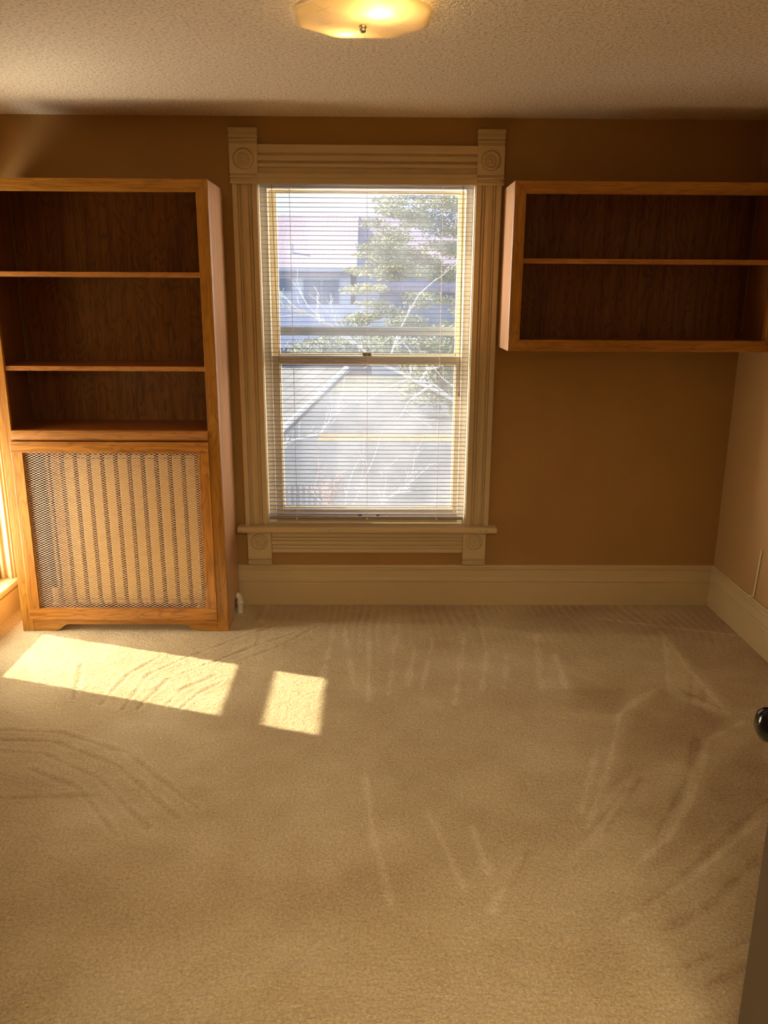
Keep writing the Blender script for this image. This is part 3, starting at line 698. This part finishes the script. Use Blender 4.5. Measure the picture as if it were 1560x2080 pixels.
obj('stile', MB().prism([(cx1, cy, c0), (cx1 - cr, cy, c0 + .050), (cx1 - cr, cy, c1 - .051), (cx1, cy, c1)], (0, .019, 0)), 'oak_z', cab, bevel=.0018)
obj('top_rail', MB().prism([(cx0, cy, c1), (cx0 + CS, cy, c1 - .051), (cx1 - cr, cy, c1 - .051), (cx1, cy, c1)], (0, .019, 0)), 'oak_x', cab, bevel=.0018)
obj('bottom_rail', MB().prism([(cx0, cy, c0), (cx0 + CS, cy, c0 + .050), (cx1 - cr, cy, c0 + .050), (cx1, cy, c0)], (0, .019, 0)), 'oak_x', cab, bevel=.0018)
s = obj('shelf', B(cx0 + .024, cx1 - .036, cy + .030, -.012, 1.708, 1.727), 'oak_shelf', cab)
obj('nosing', B(cx0 + .024, cx1 - .036, cy + .018, cy + .030, 1.707, 1.728), 'oak_nosing', s, bevel=.001)
for x, d in ((cx0 + .022, 1), (cx1 - .034, -1)):
    a, b = sorted((x, x + d * .0015)); y = -.085
    obj('shelf_standard', MB().box(a, b, y - .005, y - .002, 1.41, 2.005).box(a, b, y + .002, y + .005, 1.41, 2.005), 'strip_metal', cab)

# ------------------------------------------------------------------ hanging cord on right wall
m = MB()
pts = []
for i in range(61):
    t_ = i / 60
    pts.append((1.7655, -.492 + .020 * t_, .457 - .236 * t_))
for ph in (0, math.pi):
    m.tube([(p[0] + .0016 * math.cos(i * .9 + ph), p[1] + .0016 * math.sin(i * .9 + ph), p[2]) for i, p in enumerate(pts)], .0018, 6)
cd = obj('pull_cord', m, 'jamb_white', origin=(1.7655, -.48, .2))
tag(cd, 'thin twisted white cord dangling low against the right wall', 'cord')
obj('frayed_knot', MB().tube([(1.7655, -.472, .224), (1.760, -.460, .2215), (1.752, -.448, .2205)], .0032, 7, r1=.002).tube([(1.758, -.460, .2215), (1.744, -.452, .210)], .0018, 6), 'pipe_white', cd)
obj('pin', MB().tube([(XR + .002, -.492, .4575), (1.765, -.492, .4575)], .0012, 6), 'pipe_white', cd)

# ------------------------------------------------------------------ open door at right, seen edge-on
dr = empty('door_1', (.73, -3.70, 0), kind='structure')
m = MB(); fx = .708
m.box(fx, fx + .036, -3.705, -2.742, .012, 2.03)
obj('leaf', m, 'door_paint', dr, bevel=.004, seg=3)
m = MB()
m.lathe([(.0, 0), (.025, 0), (.026, .004), (.020, .008), (.009, .011), (.008, .022), (.012, .029), (.024, .036), (.0290, .043), (.0297, .049), (.026, .058), (.016, .064), (0, .066)], (fx, -2.787, .885), (-1, 0, 0), 40)
obj('knob', m, 'knob_black', dr, smooth=True)
obj('hinge', MB().tube([(fx + .002, -3.712, .3), (fx + .002, -3.712, .39)], .006, 8).tube([(fx + .002, -3.712, 1.7), (fx + .002, -3.712, 1.79)], .006, 8), 'lock_metal', dr)

# ------------------------------------------------------------------ ceiling lamp
LX, LY = -.036, -1.455
lamp = empty('ceiling_lamp', (LX, LY, H), 'square frosted glass ceiling light with scalloped rim and etched crosses', 'ceiling lamp')
def shade():
    m = MB(); n = 96; rings = 14; W = .188; clip = .104
    def rad(th):
        c_, s_ = abs(math.cos(th)), abs(math.sin(th))
        r1 = W / max(c_, s_); r2 = (W + clip * .88) / (c_ + s_)
        p = 26; return (r1 ** -p + r2 ** -p) ** (-1 / p)
    for i in range(rings + 1):
        t_ = i / rings
        for k in range(n):
            th = 2 * math.pi * k / n
            r = rad(th) * t_
            sc = .5 + .5 * math.cos(8 * th + 0)      # 1 at edge middles and corner middles
            z = 2.302 + .003 * t_ ** 2 + .020 * t_ ** 5 - .004 * t_ ** 10 * (1 - sc)
            m.v.append((LX + r * math.cos(th), LY + r * math.sin(th), z))
    for i in range(rings):
        for k in range(n):
            a, b = i * n + k, i * n + (k + 1) % n
            m.f.append((a, b, b + n, a + n))
    return m
sh = obj('lamp_shade', shade(), 'lamp_glass', lamp, smooth=True)
sd = sh.modifiers.new('solid', 'SOLIDIFY'); sd.thickness = .004
obj('finial', MB().lathe([(0, .020), (.007, .020), (.0105, .017), (.0105, .012), (.0085, .010), (.009, .004), (.006, 0), (0, -.001)], (LX, LY, 2.283), (0, 0, 1), 24), 'screw_steel', lamp, smooth=False, bevel=.0005)
obj('base_pan', MB().lathe([(0, 0), (.07, 0), (.075, -.006), (.07, -.016), (0, -.016)], (LX, LY, H), (0, 0, 1), 32), 'jamb_white', lamp)
obj('stem', MB().tube([(LX, LY, 2.300), (LX, LY, H - .01)], .004, 8), 'screw_steel', lamp)
for dx in (.045, -.06):
    obj('bulb', MB().lathe([(0, -.017), (.006, -.015), (.010, -.008), (.011, 0), (.010, .008), (.006, .015), (0, .017)], (LX + dx, LY - .03 - .06 * (dx > 0), 2.324), (1, 0, 0), 20), 'bulb_glow' if dx > 0 else 'jamb_white', lamp, smooth=True)
light('lamp_bulb_light', 'POINT', (LX + .045, LY - .09, 2.324), BULB_W, BULB_COL, radius=.03)
light('lamp_bulb_light', 'POINT', (LX - .05, LY + .10, 2.330), BULB_W * .35, BULB_COL, radius=.03)

# ------------------------------------------------------------------ outdoors
GZ = -3.2
g = obj('ground', B(-60, 60, -20, 120, GZ - .2, GZ), 'street'); struct(g)
struct(obj('ground_verge', B(-1.9, 40, 22.6, 24.0, GZ, GZ + .03), 'leaf_litter'))
struct(obj('ground_lawn', B(-40, 50, 36, 95, GZ, GZ + .02), 'lawn'))
def uvproj(o, ux, vx):
    me = o.data; uv = me.uv_layers.new(name='UVMap')
    U, V = Vector(ux), Vector(vx)
    for l in me.loops:
        c = me.vertices[l.vertex_index].co; uv.data[l.index].uv = (U.dot(c), V.dot(c))
# pink roofed house, some 60 m away
hs = empty('house', (-1, 64, GZ), 'pale neighbouring house with pinkish shingle roof seen through the upper pane', 'house')
obj('wall', B(-20, -1.88, 60.7, 78, GZ, 3.28), 'siding_white', hs)
obj('side_wall', B(-1.88, 21, 62.6, 78, GZ, 3.2), 'siding_blue_shade', hs)
r_ = obj('roof', MB().prism([(-20.5, 60, 3.17), (-20.5, 69.3, 7.9), (-20.5, 78.5, 3.17), (-20.5, 78.5, 2.9), (-20.5, 60, 2.9)], (19.1, 0, 0)), 'roof_pink', hs)
uvproj(r_, (1, 0, 0), (0, .9, .45))
r_ = obj('roof', MB().prism([(-1.4, 62, 1.95), (-1.4, 69.3, 7.9), (-1.4, 78.5, 3.17), (-1.4, 78.5, 2.9), (-1.4, 62, 1.6)], (24.4, 0, 0)), 'roof_pink', hs)
uvproj(r_, (1, 0, 0), (0, .8, .6))
obj('gutter', B(-20.5, -1.4, 59.8, 60.05, 3.08, 3.30), 'fascia', hs)
for x0, x1, z0, z1 in ((-7.4, -6.44, 1.69, 2.55), (-5.47, -4.19, .63, 2.5), (-4.02, -2.78, .63, 2.5)):
    wf = obj('window', MB().box(x0 - .1, x1 + .1, 60.6, 60.75, z0 - .1, z1 + .1), 'fascia', hs)
    obj('pane', B(x0, x1, 60.55, 60.61, z0, z1), 'house_glass', wf)
obj('chimney', MB().prism([(-1.75, 60.0, GZ), (.35, 60.0, GZ), (.35, 60.0, 3.2), (-.1, 60.0, 5.4), (-1.25, 60.0, 5.4)], (0, 1.9, 0)), 'siding_blue_shade', hs)
obj('vent_pipe', MB().tube([(-6.5, 62.7, 4.2), (-6.5, 62.7, 5.2)], .13, 8), 'fascia', hs)
# low garage in front, its shade put into the blue roof colour
pr = empty('garage', (-5, 49, GZ), 'low garage with shade-toned blue-grey roof in front of the pink-roofed house', 'garage')
r_ = obj('roof', MB().prism([(-19.5, 45, -1.63), (-19.5, 52.4, .80), (-19.5, 56, -1.4), (-19.5, 56, -1.7), (-19.5, 45, -1.9)], (20.8, 0, 0)), 'roof_blue_shade', pr)
uvproj(r_, (1, 0, 0), (0, .9, .4))
obj('wall', B(-19, .9, 46, 53, GZ, -1.68), 'siding_blue_shade', pr)
obj('door', B(-.2, 1.5, 44.8, 45.9, GZ, .75), 'fascia', pr)
# near shingled roof lower left, below the window
nr = empty('porch_roof', (-2, 5, -1), 'grey shingled porch roof with white edge flashing seen through lower left panes', 'roof')
A, Bp, Cp, Dp = Vector((-1.085, 4.4, .07)), Vector((-.35, 6.3, .66)), Vector((-3.6, 6.3, .66)), Vector((-3.6, 4.2, -.32))
E_ = Vector((-1.45, 4.2, -.32))
r_ = obj('roof', MB().prism([E_, A, Bp, Cp, Dp], (0, 0, -.08)), 'roof_grey', nr)
uvproj(r_, (.34, .88, .27), (-.8, .25, .4))
obj('flashing', MB().tube([tuple(E_ + Vector((0, 0, .01))), tuple(A + Vector((0, 0, .01))), tuple(Bp + Vector((0, 0, .01)))], .030, 6), 'bark_pale', nr)
obj('wall', B(-3.6, -2.2, 4.5, 6.2, GZ, -.35), 'siding_white', nr)

def tree_branches(m, p, d, length, r, depth, rnd, spread=.55, up=.1, minr=.003):
    n = 5; pts = [Vector(p)]
    dd = Vector(d).normalized()
    for i in range(n):
        dd = (dd + Vector((rnd.uniform(-1, 1), rnd.uniform(-1, 1), rnd.uniform(-1, 1))) * .13 + Vector((0, 0, up * .3))).normalized()
        pts.append(pts[-1] + dd * length / n)
    m.tube(pts, r, 5, True, max(minr, r * .55))
    if depth > 0:
        for k in range(rnd.randint(2, 4)):
            q = pts[rnd.randint(2, n)]
            nd = (dd + Vector((rnd.uniform(-1, 1), rnd.uniform(-1, 1), rnd.uniform(-.6, 1))) * spread * 1.5).normalized()
            tree_branches(m, q, nd, length * rnd.uniform(.5, .8), max(minr, r * .6), depth - 1, rnd, spread, up, minr)
# evergreen
ev = empty('evergreen_tree', (1.1, 12.6, GZ), 'tall pale green evergreen filling the right of the upper pane', 'tree')
rnd = random.Random(11)
obj('trunk', MB().tube([(2.05, 13.2, GZ), (2.05, 13.2, 1), (1.95, 13.2, 4.2)], .10, 8, r1=.03), 'bark_dark', ev)
def foliage(m, n, cen, ext, size, rnd, shape=None):
    for _ in range(n):
        for _t in range(20):
            x, y, z = (rnd.uniform(-1, 1) for _k in range(3))
            if x * x + y * y + z * z < 1: break
        p = Vector((cen[0] + x * ext[0], cen[1] + y * ext[1], cen[2] + z * ext[2]))
        if shape and not shape(p): continue
        a = Vector((rnd.uniform(-1, 1), rnd.uniform(-1, 1), rnd.uniform(-.7, .5))).normalized() * size * rnd.uniform(.6, 1.5)
        c = a.cross(Vector((rnd.uniform(-1, 1), rnd.uniform(-1, 1), rnd.uniform(-1, 1)))).normalized() * size * .35
        b = len(m.v); m.v += [tuple(p - a), tuple(p + c), tuple(p + a), tuple(p - c)]; m.f.append((b, b + 1, b + 2, b + 3))
m = MB()
for k in range(105):       # bough clusters
    z = rnd.uniform(.75, 3.35); left = -.62 + max(0, z - 1.7) * .42 + (.5 if z < 1.0 else 0)
    cx = rnd.uniform(left + .1, 2.5); cyy = 12.8 + rnd.uniform(-.6, .6)
    foliage(m, 190, (cx, cyy, z), (.36, .30, .10), .045, rnd)
obj('foliage', m, 'foliage', ev)
m = MB()
for k in range(22):
    z = rnd.uniform(2.8, 3.9); foliage(m, 130, (rnd.uniform(.5, 2.0), 13.2 + rnd.uniform(-.3, .3), z), (.35, .3, .22), .045, rnd)
obj('upper_foliage', m, 'foliage_blue', ev)
# hedge band in front of the garage
m = MB(); foliage(m, 2500, (-.2, 10.4, .65), (1.4, .35, .24), .040, rnd); foliage(m, 1200, (1.4, 10.4, .78), (.9, .35, .26), .045, rnd)
m.tube([(1.75, 10.5, GZ), (1.7, 10.5, .3), (1.2, 10.5, .7)], .03, 6)
o = obj('hedge', m, 'foliage', origin=(.5, 10.4, GZ)); tag(o, 'pale clipped hedge top crossing just above the window rail below the evergreen', 'hedge')
# bare trees and shrubs, each its own thing
def bare(name, base, dirs, label, cat, mat, seed, L=1.0, r=.02, depth=3, spread=.5, group=None, minr=.003, trunk=None):
    rn = random.Random(seed); m = MB()
    if trunk: m.tube(trunk, r * 1.5, 7, r1=r)
    for d in dirs: tree_branches(m, base, d, L, r, depth, rn, spread, .05, minr)
    o = obj(name, m, mat, origin=(base[0], base[1], GZ)); tag(o, label, cat, group); return o
def limbs(name, Y, lines, r, rend, label, cat, mat, seed, trunk=None, twigs=1, tl=.3):
    rn = random.Random(seed); m = MB()
    for li, ln in enumerate(lines):
        oy = rn.uniform(-.1, .1) if li else 0
        n = len(ln); P = [(x, Y + oy * i / n, z) for i, (x, z) in enumerate(ln)]
        k = 1.0 if li == 0 else .62
        m.tube(P, r * k, 6, True, rend * k if li else rend)
        for i in range(1, n):
            for _ in range(twigs):
                a_, b_ = Vector(P[i - 1]), Vector(P[i]); q = a_.lerp(b_, rn.random())
                d = (b_ - a_).normalized() + Vector((rn.uniform(-1, 1), rn.uniform(-.6, .6), rn.uniform(-.2, 1)))
                tree_branches(m, q, d, tl * rn.uniform(.5, 1.3), .0045, 1, rn, .4, .05, .003)
    if trunk: m.tube(trunk, r * 2, 8, True, r)
    o = obj(name, m, mat, origin=(lines[0][0][0], Y, GZ)); tag(o, label, cat); return o
limbs('bare_tree', 8.0, [[(1.600,-0.184),(1.191,0.034),(0.860,0.213),(0.641,0.299),(0.422,0.427),(0.133,0.554),(-0.083,0.694),(-0.333,0.918),(-0.580,1.091),(-0.862,1.227),(-1.141,1.363),(-1.360,1.587),(-1.517,1.734)],
  [(-0.297,0.848),(-0.439,0.952),(-0.686,1.125),(-0.932,1.261),(-1.144,1.260),(-1.427,1.225)],[(-0.792,1.159),(-0.805,1.248),(-0.965,1.385),(-1.087,1.602)],
  [(-1.037,1.288),(-1.212,1.342),(-1.422,1.382)],[(-0.537,1.098),(-0.579,1.194),(-0.557,1.284)],[(0.526,0.447),(0.526,0.747),(0.381,0.921)],
  [(1.191,0.034),(0.858,0.285),(0.495,0.356),(0.279,0.269),(0.062,0.174),(-0.192,-0.023)],[(0.858,0.285),(0.643,0.140),(0.499,0.031),(0.393,-0.189),(0.327,-0.240)],
  [(0.641,0.299),(0.782,0.500),(0.996,0.558)],[(1.223,0.015),(1.223,0.215),(1.001,0.358),(0.853,0.536)],[(.2,.6),(.35,1.05),(.62,1.55),(.88,1.78)]],
  .030, .010, 'bare tree whose long pale limb climbs from lower right to upper left across the panes', 'tree', 'bark_pale', 5, trunk=[(2.1, 8.3, GZ), (2.05, 8.2, -1.2), (1.600, 8.0, -0.184)])
limbs('bare_tree', 8.6, [[(-1.55,-0.77),(-1.25,-0.66),(-0.94,-0.59),(-0.82,-0.53),(-0.69,-0.34),(-0.56,-0.10),(-0.49,0.12),(-0.46,0.36)],[(-0.82,-0.53),(-0.72,-0.43),(-0.60,-0.33)],[(-1.55,-0.92),(-1.25,-0.66),(-1.15,-0.57)]],
  .018, .007, 'slender bare sapling curving up beside the pale roof edge', 'tree', 'bark_pale', 9, trunk=[(-1.7, 8.6, GZ), (-1.65, 8.6, -1.4), (-1.55, 8.6, -.77)], tl=.25)
limbs('bare_shrub', 7.0, [[(-0.337,-1.361),(-0.247,-1.183),(-0.143,-0.935),(-0.007,-0.622),(0.100,-0.265)],[(-0.212,-1.147),(-0.157,-0.761),(-0.143,-0.246)],[(-0.420,-1.361),(-0.384,-1.112),(-0.335,-0.936),(-0.266,-0.734)]],
  .012, .006, 'tall pale shrub stems rising at the centre of the lower pane', 'shrub', 'bark_pale', 12, trunk=[(-.35, 7, GZ), (-.35, 7, -1.6), (-0.337, 7.0, -1.361)], tl=.15)
limbs('bare_shrub', 6.2, [[(-0.606,-1.201),(-0.621,-0.866),(-0.728,-0.655)],[(-0.606,-1.201),(-0.577,-0.966),(-0.523,-0.799)],[(-0.606,-1.201),(-0.525,-0.986),(-0.459,-0.866)],[(-0.606,-1.201),(-0.720,-1.000),(-0.783,-0.866)],
  [(-0.606,-1.201),(-0.656,-1.033),(-0.685,-0.800)],[(-0.606,-1.201),(-0.558,-1.033),(-0.45,-0.865)]], .008, .005, 'low pinkish twiggy shrub left of centre at the bottom of the lower pane', 'shrub', 'bark_pink', 14,
  trunk=[(-.606, 6.2, GZ), (-.606, 6.2, -1.201)], twigs=3, tl=.16)
limbs('bare_shrub', 7.9, [[(0.103,-1.560),(0.212,-1.409),(0.474,-1.249),(0.579,-0.980),(0.604,-0.704)],[(0.474,-1.249),(0.747,-0.979)],[(0.103,-1.560),(0.174,-1.166),(0.165,-0.924)],[(0.103,-1.560),(0.284,-1.352),(0.666,-1.286)]],
  .012, .006, 'spreading bare shrub at the lower right of the lower pane', 'shrub', 'bark_pale', 17, trunk=[(.103, 7.9, GZ), (.103, 7.9, -1.56)], twigs=2, tl=.2)
fe = empty('picket_fence', (-2.3, 13, GZ), 'short grey-brown picket fence at the lower left corner of the lower pane', 'fence')
for i in range(12):
    x = -2.35 + i * .125
    obj('picket', MB().prism([(x, 13.4, GZ), (x + .07, 13.4, GZ), (x + .07, 13.4, GZ + .62), (x + .035, 13.4, GZ + .68), (x, 13.4, GZ + .62)], (0, .03, 0)), 'fence_wood', fe)
obj('rail', MB().box(-2.4, -.9, 13.43, 13.47, GZ + .15, GZ + .2).box(-2.4, -.9, 13.43, 13.47, GZ + .45, GZ + .5), 'fence_wood', fe)
# trees beyond the street
for i, (x, y, h, lab) in enumerate(((3.0, 28, 3.2, 'leafless yellowish bush mass beyond the street, right of centre'), (6.0, 36, 3.4, 'taller hazy yellowish bush behind the bush mass at far right'))):
    m = MB(); rn = random.Random(60 + i)
    for k in range(20): foliage(m, 160, (x + rn.uniform(-1.6, 1.6), y + rn.uniform(-.5, .5), GZ + h * rn.uniform(.25, .8)), (.9, .5, .5), .12, rn)
    m.tube([(x, y, GZ), (x, y, GZ + h * .6)], .1, 6)
    o = obj('bush', m, 'foliage', origin=(x, y, GZ)); tag(o, lab, 'bush')
